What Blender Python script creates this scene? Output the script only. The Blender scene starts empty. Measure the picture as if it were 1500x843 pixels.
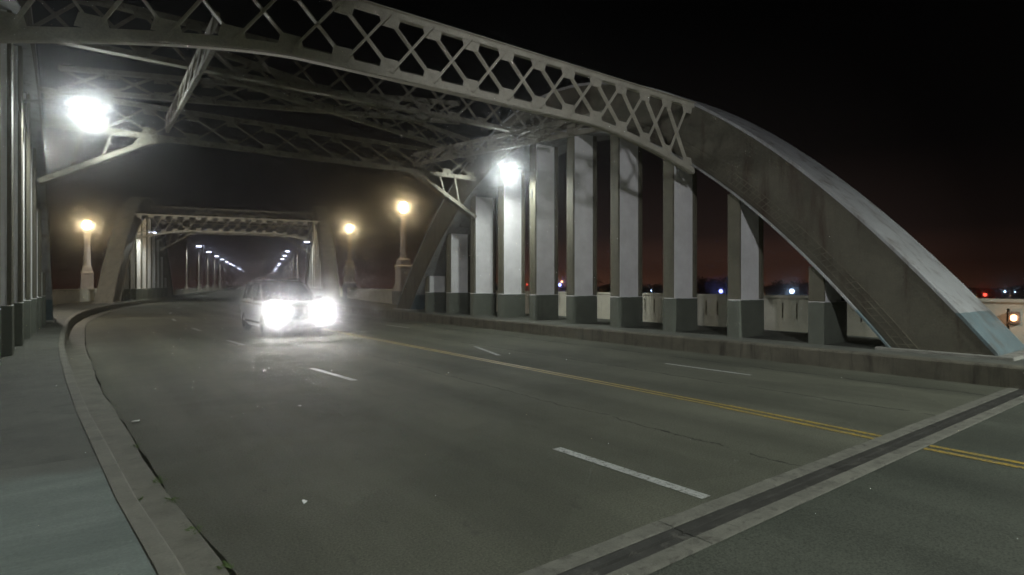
import bpy, bmesh, math, random
from mathutils import Vector, Matrix
random.seed(7)
R = math.radians
S = bpy.context.scene
COL = S.collection
ORG = {}

# ------------------------------------------------------------------ helpers
class MB:
    def __init__(s): s.v = []; s.f = []
    def add(s, vs, fs):
        n = len(s.v); s.v += [Vector(v) for v in vs]; s.f += [tuple(n + i for i in f) for f in fs]
    def hexa(s, p):      # 8 corners: bottom ring 0-3, top ring 4-7
        s.add(p, [(3,2,1,0),(4,5,6,7),(0,1,5,4),(1,2,6,5),(2,3,7,6),(3,0,4,7)])
    def box(s, x0, x1, y0, y1, z0, z1, T=None):
        p = [(x0,y0,z0),(x1,y0,z0),(x1,y1,z0),(x0,y1,z0),(x0,y0,z1),(x1,y0,z1),(x1,y1,z1),(x0,y1,z1)]
        if T: p = [T(*q) for q in p]
        s.hexa(p)
    def bar(s, a, b, w, h, up=(0,0,1)):   # w across, h along up
        a = Vector(a); b = Vector(b); d = (b-a).normalized(); up = Vector(up)
        x = d.cross(up)
        if x.length < 1e-4: x = d.cross(Vector((0,1,0)))
        x.normalize(); u = x.cross(d).normalized()
        x *= w/2; u *= h/2
        s.hexa([a-x-u, a+x-u, a+x+u, a-x+u, b-x-u, b+x-u, b+x+u, b-x+u])
    def tube(s, pts, r, n=8, caps=True):
        pts = [Vector(p) for p in pts]; rs = r if isinstance(r, (list,tuple)) else [r]*len(pts)
        base = len(s.v)
        for i, p in enumerate(pts):
            d = (pts[min(i+1,len(pts)-1)] - pts[max(i-1,0)]).normalized()
            x = d.cross(Vector((0,0,1)))
            if x.length < 1e-3: x = Vector((1,0,0))
            x.normalize(); y = d.cross(x)
            for k in range(n):
                a = 2*math.pi*k/n
                s.v.append(p + (x*math.cos(a)+y*math.sin(a))*rs[i])
        for i in range(len(pts)-1):
            for k in range(n):
                a = base+i*n+k; b = base+i*n+(k+1)%n
                s.f.append((a, b, b+n, a+n))
        if caps:
            s.f.append(tuple(base+k for k in range(n))[::-1]); m = base+(len(pts)-1)*n
            s.f.append(tuple(m+k for k in range(n)))
    def lathe(s, c, prof, n=16, sq=False):
        base = len(s.v); off = math.pi/4 if n == 4 else 0
        for r, z in prof:
            for k in range(n):
                a = 2*math.pi*k/n+off
                s.v.append(Vector((c[0]+r*math.cos(a), c[1]+r*math.sin(a), c[2]+z)))
        for i in range(len(prof)-1):
            for k in range(n):
                a = base+i*n+k; b = base+i*n+(k+1)%n
                s.f.append((a, b, b+n, a+n))
        s.f.append(tuple(base+k for k in range(n))[::-1]); m = base+(len(prof)-1)*n
        s.f.append(tuple(m+k for k in range(n)))
    def strip(s, rows, close=False):       # rows of equal length -> quads
        base = len(s.v); n = len(rows[0])
        for r in rows: s.v += [Vector(p) for p in r]
        for i in range(len(rows)-1):
            for k in range(n if close else n-1):
                a = base+i*n+k; b = base+i*n+(k+1)%n
                s.f.append((a, b, b+n, a+n))
        return base
    def loft(s, rows):                     # closed rings, capped
        b = s.strip(rows, True); n = len(rows[0])
        s.f.append(tuple(b+k for k in range(n))[::-1]); m = b+(len(rows)-1)*n
        s.f.append(tuple(m+k for k in range(n)))
    def dome(s, p, nrm, r):
        nrm = Vector(nrm).normalized(); t = nrm.orthogonal().normalized(); b = nrm.cross(t); p = Vector(p)
        n = len(s.v)
        for k in range(6):
            a = k*math.pi/3; s.v.append(p+(t*math.cos(a)+b*math.sin(a))*r)
        for k in range(6):
            a = k*math.pi/3; s.v.append(p+nrm*r*.55+(t*math.cos(a)+b*math.sin(a))*r*.55)
        for k in range(6):
            j = (k+1)%6; s.f.append((n+k, n+j, n+6+j, n+6+k))
        s.f.append(tuple(n+6+k for k in range(6)))
    def build(s, name, mat, parent=None, smooth=False, bevel=0, fixn=True):
        if parent is not None: org = ORG[parent.name]
        else:
            xs = [v.x for v in s.v]; ys = [v.y for v in s.v]; zs = [v.z for v in s.v]
            org = Vector(((min(xs)+max(xs))/2, (min(ys)+max(ys))/2, min(zs)))
        me = bpy.data.meshes.new(name)
        me.from_pydata([tuple(v-org) for v in s.v], [], s.f)
        if fixn:
            bm = bmesh.new(); bm.from_mesh(me); bmesh.ops.recalc_face_normals(bm, faces=bm.faces); bm.to_mesh(me); bm.free()
        if smooth:
            for p in me.polygons: p.use_smooth = True
        me.materials.append(mat)
        o = bpy.data.objects.new(name, me); COL.objects.link(o); ORG[o.name] = org
        if parent is not None: o.parent = parent
        else: o.location = org
        if bevel:
            b = o.modifiers.new('bevel', 'BEVEL'); b.width = bevel; b.segments = 2; b.limit_method = 'ANGLE'; b.angle_limit = R(40)
        return o

def tag(o, label=None, cat=None, group=None, kind=None):
    if label: o['label'] = label
    if cat: o['category'] = cat
    if group: o['group'] = group
    if kind: o['kind'] = kind
    return o
def thing(name, label, cat, loc, group=None):
    o = bpy.data.objects.new(name, None); COL.objects.link(o); o.location = loc; o.empty_display_size = .2
    ORG[o.name] = Vector(loc); return tag(o, label, cat, group)
def struct(o): return tag(o, kind='structure')
ORD = ['first','second','third','fourth','fifth','sixth','seventh','eighth','ninth','tenth','eleventh','twelfth']

# ------------------------------------------------------------------ materials
def nt(name):
    m = bpy.data.materials.new(name); m.use_nodes = True; t = m.node_tree
    return m, t, t.nodes['Principled BSDF']
def pos(t):
    g = t.nodes.new('ShaderNodeNewGeometry'); return g.outputs['Position']
def noise(t, src, scale, detail=6, rough=.6, dist=0, stretch=None):
    n = t.nodes.new('ShaderNodeTexNoise'); n.inputs['Scale'].default_value = scale; n.inputs['Detail'].default_value = detail
    n.inputs['Roughness'].default_value = rough; n.inputs['Distortion'].default_value = dist
    if stretch:
        mp = t.nodes.new('ShaderNodeMapping'); mp.inputs['Scale'].default_value = stretch; t.links.new(src, mp.inputs['Vector']); src = mp.outputs[0]
    t.links.new(src, n.inputs['Vector']); return n.outputs['Fac']
def ramp(t, src, stops, interp='LINEAR'):
    r = t.nodes.new('ShaderNodeValToRGB'); r.color_ramp.interpolation = interp; e = r.color_ramp.elements
    while len(e) < len(stops): e.new(.5)
    for k, (p, c) in enumerate(stops):
        e[k].position = p; e[k].color = (c, c, c, 1) if not isinstance(c, tuple) else (*c, 1)
    t.links.new(src, r.inputs[0]); return r.outputs[0]
def mix(t, fac, a, b, mode='MIX'):
    m = t.nodes.new('ShaderNodeMix'); m.data_type = 'RGBA'; m.blend_type = mode
    for sock, val in ((m.inputs[0], fac), (m.inputs[6], a), (m.inputs[7], b)):
        if isinstance(val, (int, float)): sock.default_value = val
        elif isinstance(val, tuple): sock.default_value = (*val, 1)
        else: t.links.new(val, sock)
    return m.outputs[2]
def math_(t, op, a, b=0, c=None):
    m = t.nodes.new('ShaderNodeMath'); m.operation = op
    for i, val in enumerate((a, b) if c is None else (a, b, c)):
        if isinstance(val, (int, float)): m.inputs[i].default_value = val
        else: t.links.new(val, m.inputs[i])
    return m.outputs[0]
def bump(t, p, h, strength, dist=.01):
    b = t.nodes.new('ShaderNodeBump'); b.inputs['Strength'].default_value = strength; b.inputs['Distance'].default_value = dist
    t.links.new(h, b.inputs['Height']); t.links.new(b.outputs[0], p.inputs['Normal'])
def sep(t, src):
    s_ = t.nodes.new('ShaderNodeSeparateXYZ'); t.links.new(src, s_.inputs[0]); return s_.outputs

def surface(name, col, var=.25, rough=.75, scale=3, grime=None, gl=.55, streak=False, metal=0, bs=.25, bd=.01, fine=60, spec=.3):
    m, t, p = nt(name); g = pos(t)
    lo = tuple(c*(1-var) for c in col); hi = tuple(min(1, c*(1+var)) for c in col)
    c = ramp(t, noise(t, g, scale, 8, .65), [(.3, lo), (.7, hi)])
    if grime:
        st = (1, 1, .12) if streak else None
        c = mix(t, ramp(t, noise(t, g, scale*1.7, 8, .7, .4, st), [(gl, 0.), (gl+.16, 1.)]), c, grime)
    f = noise(t, g, fine, 4, .6)
    c = mix(t, .35, c, ramp(t, f, [(.25, .35), (.75, .75)]), 'OVERLAY')
    t.links.new(c, p.inputs['Base Color']); p.inputs['Roughness'].default_value = rough; p.inputs['Metallic'].default_value = metal
    p.inputs['Specular IOR Level'].default_value = spec
    bump(t, p, f, bs, bd); return m

def painted(name, low, high, zsplit, rust=.62, rough=.6):   # two coats of paint, the lower one rolled on up to a height
    m, t, p = nt(name); g = pos(t); z = sep(t, g)[2]
    zz = math_(t, 'ADD', z, math_(t, 'MULTIPLY', noise(t, g, 2.5, 3), .05))
    fac = math_(t, 'GREATER_THAN', zz, zsplit+.025)
    nz = noise(t, g, 1.4, 7, .65)
    a = ramp(t, nz, [(.3, tuple(c*.8 for c in low)), (.7, tuple(c*1.15 for c in low))])
    b = ramp(t, nz, [(.3, tuple(c*.86 for c in high)), (.7, tuple(min(.85, c*1.1) for c in high))])
    c = mix(t, fac, a, b)
    dirt = ramp(t, noise(t, g, 2.2, 8, .72, .5, (1.2, 1.2, .16)), [(rust-.06, 0.), (rust+.1, .65)])
    c = mix(t, dirt, c, (.10, .075, .055))
    f = noise(t, g, 45, 4); c = mix(t, .25, c, ramp(t, f, [(.25, .4), (.75, .65)]), 'OVERLAY')
    t.links.new(c, p.inputs['Base Color']); p.inputs['Roughness'].default_value = rough; p.inputs['Specular IOR Level'].default_value = .3
    bump(t, p, f, .15, .006); return m

def plain(name, col, rough=.5, metal=0, spec=.5, coat=0):
    m, t, p = nt(name); g = pos(t)
    c = ramp(t, noise(t, g, 12, 5), [(.3, tuple(c*.85 for c in col)), (.7, tuple(min(1, c*1.12) for c in col))])
    t.links.new(c, p.inputs['Base Color']); p.inputs['Roughness'].default_value = rough; p.inputs['Metallic'].default_value = metal
    p.inputs['Specular IOR Level'].default_value = spec; p.inputs['Coat Weight'].default_value = coat
    return m

def emit(name, col, strength):
    m, t, p = nt(name); p.inputs['Base Color'].default_value = (.8, .8, .8, 1)
    p.inputs['Emission Color'].default_value = (*col, 1); p.inputs['Emission Strength'].default_value = strength
    m.cycles.emission_sampling = 'NONE'; return m

def asphalt_mat(name, a, b, seams=True):
    m, t, p = nt(name); g = pos(t); x, y, z = sep(t, g)
    big = noise(t, g, .35, 6, .6, .3); agg = noise(t, g, 62, 4, .75); agg2 = noise(t, g, 260, 2, .6)
    lanes = noise(t, g, .8, 5, .6, 0, (1.6, .1, 1))
    c = ramp(t, big, [(.3, a), (.7, b)])
    c = mix(t, .45, c, ramp(t, lanes, [(.3, .26), (.7, .74)]), 'OVERLAY')
    c = mix(t, .8, c, ramp(t, agg, [(.3, .14), (.5, .5), (.72, .9)]), 'OVERLAY')
    v = t.nodes.new('ShaderNodeTexVoronoi'); v.inputs['Scale'].default_value = 70; t.links.new(g, v.inputs['Vector'])
    stone = math_(t, 'LESS_THAN', v.outputs['Distance'], .16)
    pick = math_(t, 'MULTIPLY', stone, math_(t, 'GREATER_THAN', sep(t, v.outputs['Color'])[0], .86))
    c = mix(t, math_(t, 'MULTIPLY', pick, .7), c, (.22, .21, .19))
    blot = ramp(t, noise(t, g, 1.3, 7, .75, .8), [(.66, 0.), (.8, .4)])
    c = mix(t, blot, c, (.03, .03, .027))
    trk = math_(t, 'SINE', math_(t, 'MULTIPLY', math_(t, 'ADD', x, math_(t, 'MULTIPLY', noise(t, g, .25, 3), .5)), 3.75))
    trk = math_(t, 'MULTIPLY_ADD', trk, .07, .5); c = mix(t, .8, c, trk, 'OVERLAY')
    drip = ramp(t, noise(t, g, 5.5, 5, .7, 0, (1, .35, 1)), [(.62, 0.), (.72, .5)]); c = mix(t, drip, c, (.032, .032, .028))
    patch = t.nodes.new('ShaderNodeTexVoronoi'); patch.inputs['Scale'].default_value = .55; t.links.new(g, patch.inputs['Vector'])
    c = mix(t, .35, c, ramp(t, sep(t, patch.outputs['Color'])[0], [(0., .40), (1., .60)]), 'OVERLAY')
    hgt = math_(t, 'ADD', agg, math_(t, 'MULTIPLY', agg2, .5))
    if seams:
        w = math_(t, 'MULTIPLY', math_(t, 'SUBTRACT', noise(t, g, .9, 5, .7), .5), .5)
        xs = math_(t, 'ADD', x, w)
        tot = None
        for x0, wd in ((8.75, .022), (10.95, .03), (5.35, .012)):
            k = math_(t, 'LESS_THAN', math_(t, 'ABSOLUTE', math_(t, 'SUBTRACT', xs, x0)), wd)
            tot = k if tot is None else math_(t, 'MAXIMUM', tot, k)
        tot = math_(t, 'MULTIPLY', tot, math_(t, 'GREATER_THAN', noise(t, g, 1.1, 4), .44))
        c = mix(t, math_(t, 'MULTIPLY', tot, .75), c, (.012, .011, .01))
    t.links.new(c, p.inputs['Base Color'])
    r_ = ramp(t, noise(t, g, 2.0, 5), [(.3, .80), (.7, .95)]); t.links.new(r_, p.inputs['Roughness'])
    p.inputs['Specular IOR Level'].default_value = .22
    bump(t, p, hgt, .55, .012); return m

def worn_paint(name, col, bare, thr=.55):
    m, t, p = nt(name); g = pos(t)
    w = ramp(t, noise(t, g, 26, 6, .8), [(thr-.05, 0.), (thr+.05, 1.)]); w2 = ramp(t, noise(t, g, 3, 5, .6), [(.35, .0), (.8, .5)])
    c = mix(t, w2, col, bare); c = mix(t, w, c, bare)
    t.links.new(c, p.inputs['Base Color']); p.inputs['Roughness'].default_value = .6
    bump(t, p, noise(t, g, 95, 3, .7), .4, .01); return m

M = {}
M['asphalt'] = asphalt_mat('asphalt', (.068, .070, .051), (.104, .105, .077))
M['asphalt_new'] = asphalt_mat('dark asphalt', (.046, .051, .039), (.068, .072, .056), False)
M['concrete'] = surface('concrete', (.24, .235, .205), .25, .85, 2.2, (.09, .085, .07), .56, False, 0, .3)
M['walk'] = surface('sidewalk concrete', (.105, .108, .09), .25, .85, 1.3, (.07, .072, .06), .54, False, 0, .35)
M['walk_lit'] = surface('lamplit sidewalk slab', (.165, .195, .175), .25, .85, 1.5, (.12, .13, .12), .56, False, 0, .35)
def lit_walk():
    m, t, p = nt('lamplit paint scuffed slab'); g = pos(t); x, y, z = sep(t, g)
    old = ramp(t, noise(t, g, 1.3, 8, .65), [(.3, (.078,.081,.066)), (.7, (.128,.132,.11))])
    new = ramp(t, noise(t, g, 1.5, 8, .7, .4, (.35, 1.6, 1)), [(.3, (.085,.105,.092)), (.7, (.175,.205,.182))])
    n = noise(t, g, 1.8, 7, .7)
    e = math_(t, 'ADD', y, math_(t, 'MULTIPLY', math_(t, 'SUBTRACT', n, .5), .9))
    f = ramp(t, math_(t, 'MULTIPLY', e, .1), [(.50, 1.), (.535, 0.)])  # lamplit patch painted into the slab colour, ending at a ragged shadow edge
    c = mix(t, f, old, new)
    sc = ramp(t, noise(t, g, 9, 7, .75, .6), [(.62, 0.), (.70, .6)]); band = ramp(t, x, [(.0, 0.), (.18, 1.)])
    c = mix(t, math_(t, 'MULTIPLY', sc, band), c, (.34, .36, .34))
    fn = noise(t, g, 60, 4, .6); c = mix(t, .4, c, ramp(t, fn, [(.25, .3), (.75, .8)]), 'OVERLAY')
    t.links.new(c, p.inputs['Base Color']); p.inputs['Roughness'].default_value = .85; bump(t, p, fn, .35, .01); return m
M['walk_lit'] = lit_walk()
M['kerb'] = surface('kerb concrete', (.165, .16, .13), .22, .85, 3, (.09, .085, .07), .58, False, 0, .35)
M['dark_kerb'] = surface('weathered kerb concrete', (.115, .107, .08), .3, .9, 2.2, (.05, .045, .035), .5, True, 0, .35)
M['header'] = surface('joint header concrete', (.135, .132, .108), .25, .85, 5, (.07, .066, .055), .52, False, 0, .5, .012, 90)
M['joint_steel'] = surface('dusty joint steel', (.036, .035, .03), .3, .65, 4, (.10, .095, .08), .55, False, 0, .2, .006, 70)
M['gutter'] = surface('gutter concrete', (.135, .131, .104), .25, .85, 2.5, (.07, .065, .05), .56, False, 0, .35)
M['parapet'] = surface('parapet concrete', (.56, .53, .43), .15, .85, 1.6, (.2, .18, .14), .6, True, 0, .3)
M['steel'] = surface('steel paint', (.43, .41, .335), .16, .6, 2.5, (.16, .115, .08), .6, False, 0, .12, .004, 40)
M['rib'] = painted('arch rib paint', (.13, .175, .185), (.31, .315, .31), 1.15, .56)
M['steel_dark'] = surface('shaded steel paint', (.20, .19, .152), .25, .65, 2.5, (.08, .058, .04), .54, False, 0, .12, .004, 40)  # steel paint darkened in colour to stand for dim light on the bracing
M['web_edge'] = surface('arch edge iron paint', (.135, .125, .09), .25, .7, 2, (.06, .045, .03), .5)
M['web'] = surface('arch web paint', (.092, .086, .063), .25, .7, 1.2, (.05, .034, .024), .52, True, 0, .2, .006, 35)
M['hanger'] = painted('hanger paint', (.125, .135, .108), (.78, .77, .755), 1.28, .70)
M['edge'] = surface('hanger edge paint', (.125, .118, .085), .2, .7, 2, (.1, .08, .06), .58, True)
M['stone'] = surface('lamp post stone', (.55, .485, .42), .15, .8, 3, (.25, .2, .16), .6, True)
M['metal'] = plain('grey lamp metal', (.16, .165, .16), .45, .6)
M['darkmetal'] = plain('dark steel', (.04, .038, .035), .5, .7)
M['white_line'] = worn_paint('white road paint', (.42, .43, .40), (.085, .083, .066))
M['faint_line'] = worn_paint('worn white road paint', (.36, .36, .34), (.075, .073, .066), .53)
M['yellow_line'] = worn_paint('yellow road paint', (.36, .245, .03), (.085, .083, .066), .54)
M['ground'] = surface('city ground', (.05, .048, .04), .4, .9, .05, (.09, .08, .06), .55)
M['hill'] = surface('hill scrub', (.045, .05, .035), .4, .95, .05)
M['leaf'] = plain('tree leaves', (.045, .07, .03), .6)
M['leaf_dark'] = plain('dark tree leaves', (.03, .05, .022), .6)
M['weed'] = plain('weed leaves', (.06, .09, .025), .7)
M['bark'] = plain('bark', (.07, .05, .035), .9)
M['paper'] = plain('scrap paper', (.75, .75, .72), .8)
M['wall'] = surface('warehouse wall', (.22, .2, .17), .2, .85, .3)
M['roofm'] = plain('roof sheet', (.1, .1, .1), .8)
M['carpaint'] = plain('car paint', (.035, .034, .032), .3, 0, .4, .3)
M['glass'] = plain('dark car glass', (.03, .03, .03), .05, 0, .6)
M['rubber'] = plain('tyre rubber', (.03, .03, .028), .8)
M['alloy'] = plain('alloy rim', (.16, .16, .165), .25, 1.0)
M['chrome'] = plain('chrome trim', (.09, .09, .092), .2, 1.0)
M['black'] = plain('black plastic', (.03, .03, .03), .5)
M['plate'] = plain('licence plate', (.12, .12, .11), .5)
LAMPW = (.92, .99, .95)
M['lens'] = emit('white lamp lens', (.9, .95, 1.0), 60)
M['lens_far'] = emit('far white lamp lens', (.72, .78, 1.0), 12)
M['amber'] = emit('amber lantern glass', (1.0, .74, .34), 26)
M['head'] = emit('headlight lens', (1.0, .96, .95), 400)
M['blue'] = emit('blue light', (.25, .3, 1.0), 8)
M['bluewhite'] = emit('blue white light', (.5, .7, 1.0), 9)
M['red'] = emit('red light', (1.0, .08, .05), 4)
M['warm'] = emit('warm window', (1.0, .55, .25), 2.0)
M['orange'] = emit('orange light', (1.0, .45, .2), 5)

def lamp_light(name, loc, energy, col, parent, kind='SPOT', ang=160, r=.12, rot=(0,0,0), blend=.6):
    L = bpy.data.lights.new(name, kind); L.energy = energy; L.color = col; L.shadow_soft_size = r
    if kind == 'SPOT': L.spot_size = R(ang); L.spot_blend = blend
    o = bpy.data.objects.new(name, L); COL.objects.link(o); o.parent = parent
    o.location = Vector(loc)-ORG[parent.name]; o.rotation_euler = rot; return o

# ------------------------------------------------------------------ camera (eye on the left sidewalk)
F_PX, VPX, HOR, H_EYE = 836., 130., 416., 1.7
AL = math.atan2(750-VPX, F_PX)
cam = bpy.data.cameras.new('camera'); cam.lens = 36*F_PX/1500; cam.sensor_width = 36; cam.shift_y = -(421.5-HOR)/1500
cam.clip_start = .05; cam.clip_end = 4000
co = bpy.data.objects.new('camera', cam); COL.objects.link(co); co.location = (0, 0, H_EYE); co.rotation_euler = (math.pi/2, 0, -AL)
S.camera = co

# ------------------------------------------------------------------ the line of the road: straight, a bend of 13 degrees, straight
XC, YK, BEND = 6.0, 37.25, R(13.27)
TL = 11.0; RAD = TL/math.tan(BEND/2); S0 = YK-TL; LEN = RAD*BEND
def path(s, off, z):
    if s <= S0: return Vector((XC+off, s, z))
    if s <= S0+LEN:
        a = (s-S0)/RAD; cx = XC+RAD
        return Vector((cx-(RAD-off)*math.cos(a), S0+(RAD-off)*math.sin(a), z))
    q = s-S0-LEN+TL
    return Vector((XC+math.sin(BEND)*q+off*math.cos(BEND), YK+math.cos(BEND)*q-off*math.sin(BEND), z))
def near_T(X, Y, z): return Vector((X, Y, z))
def far_T(X, Y, z):     # Y measured along the road from the bend
    o = X-XC
    return Vector((XC+math.sin(BEND)*Y+o*math.cos(BEND), YK+math.cos(BEND)*Y-o*math.sin(BEND), z))
def srange(a, b, step=1.5):
    out = [a]; s = a
    while s < b-1e-6:
        s = min(b, s+(step if s < 70 else 12)); out.append(s)
    return out
def lerp_table(tb, s):
    if s <= tb[0][0]: return tb[0][1]
    for (a, x), (b, y) in zip(tb, tb[1:]):
        if s <= b: return x+(y-x)*(s-a)/(b-a)
    return tb[-1][1]
KL = [(-16,.55-XC),(0,.5-XC),(3,.39-XC),(4.4,.25-XC),(5.9,.14-XC),(7.6,.01-XC),(10.1,-.14-XC),(13.6,-.32-XC),(16.5,-.44-XC),(20.2,-.52-XC),(25,-.57-XC),(300,-.57-XC)]
AE = [(-16,.75-XC),(0,.74-XC),(3.6,.69-XC),(5.1,.52-XC),(7.3,.40-XC),(11,.17-XC),(18.9,-.07-XC),(27,-.12-XC),(300,-.12-XC)]
kl = lambda s: lerp_table(KL, s)
ae = lambda s: lerp_table(AE, s)
KR = 12.05-XC; SW = .35
SEND = 270; SBEG = -14

def ribbon(name, s0, s1, f0, f1, z, mat, thick=0, step=1.5):
    mb = MB(); rows = []
    for s in srange(s0, s1, step):
        a, b = f0(s) if callable(f0) else f0, f1(s) if callable(f1) else f1
        if thick: rows.append([path(s,a,z), path(s,b,z), path(s,b,z-thick), path(s,a,z-thick)])
        else: rows.append([path(s,a,z), path(s,b,z)])
    if thick: mb.loft(rows)
    else: mb.strip(rows)
    return mb.build(name, mat)

struct(ribbon('road', 2.66, SEND, lambda s: ae(s)+.012+.014*math.sin(s*5.1)*math.sin(s*1.9+1), KR, 0, M['asphalt'], .9, .25))
struct(ribbon('near_road', SBEG, 2.21, lambda s: ae(s), KR, -.004, M['asphalt_new'], .9, 1.0))
# gutter slabs, each a concrete cast with its own joint
g0 = SBEG; k = 0
gm = MB()
for s in [-14,-9,-4,-.5,2.9,5.6,8.6,11.6,14.6,18,22,26,30,36,44,54,64,76,100,140,190,270]:
    if s > g0:
        rows = []
        for q in srange(g0+.012, s-.012, 1.0):
            rows.append([path(q,kl(q)-.02,.012), path(q,ae(q)-.004+.02*math.sin(q*7.3)*math.sin(q*2.1),.009), path(q,ae(q)-.004,-.5), path(q,kl(q)-.02,-.5)])
        gm.loft(rows); g0 = s
struct(gm.build('gutter', M['gutter']))
# kerbs (left: stones of 3 m; right: high safety kerb)
def kerb(name, joints, inner, outer, z, mat):
    mb = MB()
    for a, b in zip(joints, joints[1:]):
        rows = []
        for q in srange(a+.006, b-.006, 1.0):
            i, o = inner(q), outer(q); d = .02 if i > o else -.02
            rows.append([path(q,i,-.3), path(q,i-d*.15,z-.03), path(q,i-d*1.2,z), path(q,o,z), path(q,o,-.3)])
        mb.loft(rows)
    return struct(mb.build(name, mat))
jl = [SBEG,-9,-5,-1.5,1.2,3.35,6.6,9.8,13,16.2,19.4,22.6,26,30,34,38,44,50,56,62,70,90,130,200,SEND]
kerb('left_kerb', jl, kl, lambda s: kl(s)-.115, SW, M['kerb'])
kerb('right_kerb', [SBEG,-8,-3,2.4,6.1,10,14,18,22,26,30,36,44,52,60,72,90,130,200,SEND], lambda s: KR, lambda s: KR+.3, SW, M['dark_kerb'])
# sidewalks
def walk(name, s0, s1, a, b, mat, z=SW):
    return struct(ribbon(name, s0, s1, a, b, z, mat, .8, 1.5))
js = [SBEG,-9,-5,-1.6,1.4]
for a, b in zip(js, js[1:]): walk('sidewalk', a, b-.012, -10.6, lambda s: kl(s)-.119, M['walk'], SW-.006)
walk('sidewalk', 1.4, 5.55, -10.6, lambda s: kl(s)-.119, M['walk_lit'], SW-.004)
js = [5.562,9.6,14,18.4,24,30,38,46,56,66,74]
for a, b in zip(js, js[1:]): walk('sidewalk', a, b-.012, -10.6, lambda s: kl(s)-.119, M['walk'], SW-.006)
js = [SBEG,-8,-2,3,8,13,18,23,30,38,46,56,66,74]
for a, b in zip(js, js[1:]): walk('sidewalk', a, b-.012, KR+.304, 10.6, M['walk'], SW-.006)
walk('sidewalk', 74, SEND, -7.6, lambda s: kl(s)-.119, M['walk'], SW-.006)
walk('sidewalk', 74, SEND, KR+.312, 7.9, M['concrete'], SW-.006)

# lane markings
def marking(name, s0, s1, x0, x1, w, mat, z=.004):
    mb = MB(); rows = []
    for s in srange(s0, s1, .5):
        x = x0+(x1-x0)*(s-s0)/(s1-s0)
        rows.append([path(s,x-w/2-XC,z), path(s,x+w/2-XC,z)])
    mb.strip(rows); return struct(mb.build(name, mat, fixn=True))
for s0, s1, a, b in [(2.72,4.46,3.94,3.88),(9.68,11.6,3.75,3.6),(17.1,18.8,3.44,3.34),(23.2,24.9,3.23,3.2),(30,31.8,3.1,3.1),(37,39,3.05,3.05),(45,47,3,3),(53,55,3,3),(62,65,3,3)]:
    marking('lane_dash', s0, s1, a, b, .115, M['white_line'] if s0 < 12 else M['faint_line'])
for s0, s1 in [(5.87,7.81),(20,22),(28,30),(36,38),(44,46)]:
    marking('lane_dash', s0, s1, 9.88, 9.86, .10, M['white_line'] if s0 < 7 else M['faint_line'])
mb = MB(); mb.add([(8.36,13.05,.004),(8.45,13.0,.004),(7.85,11.0,.004),(7.76,11.08,.004)], [(0,1,2,3)]); struct(mb.build('lane_dash', M['faint_line']))
for dx in (-.085, .085):
    marking('centre_line', 2.66, 4.6, 7.0+dx, 7.08+dx, .085, M['yellow_line'])
    marking('centre_line', 4.6, 120, 7.08+dx*.8, 6.9+dx*.8, .07, M['yellow_line'])
    marking('centre_line', SBEG, 2.2, 7.06+dx, 7.02+dx, .085, M['yellow_line'], .000)

# expansion joint across the deck
ej = thing('expansion_joint', 'steel and concrete expansion joint crossing the whole road in the foreground', 'expansion joint', (6, 2.43, 0))
x0, x1 = ae(2.4)+XC+.01, 12.05
def wavy(y, amp, seed): 
    return [(x0+(x1-x0)*i/40, y+amp*math.sin(i*1.7+seed)*math.sin(i*.61+seed*2)) for i in range(41)]
def jstrip(ya, yb, z, amp_a, amp_b, mat, name, seg=None):
    mb = MB(); A, B = wavy(ya, amp_a, 1.3), wavy(yb, amp_b, 2.9)
    cuts = [0, 9, 17, 26, 33, 40]
    for c0, c1 in zip(cuts, cuts[1:]):
        rows = []
        for i in range(c0, c1+1):
            e = .006 if i == c0 and c0 else (-.006 if i == c1 and c1 < 40 else 0)
            rows.append([(A[i][0]+e, A[i][1], z), (B[i][0]+e, B[i][1], z), (B[i][0]+e, B[i][1], -.4), (A[i][0]+e, A[i][1], -.4)])
        mb.loft(rows)
    return mb.build(name, mat, ej)
jstrip(2.525, 2.652, .008, 0, .006, M['header'], 'concrete_header')
jstrip(2.222, 2.345, .006, .008, 0, M['header'], 'concrete_header')
jstrip(2.446, 2.52, .002, 0, 0, M['joint_steel'], 'steel_plate')
jstrip(2.35, 2.418, .001, 0, 0, M['joint_steel'], 'steel_plate')
jstrip(2.42, 2.445, -.2, 0, 0, M['rubber'], 'rubber_seal')

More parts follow.
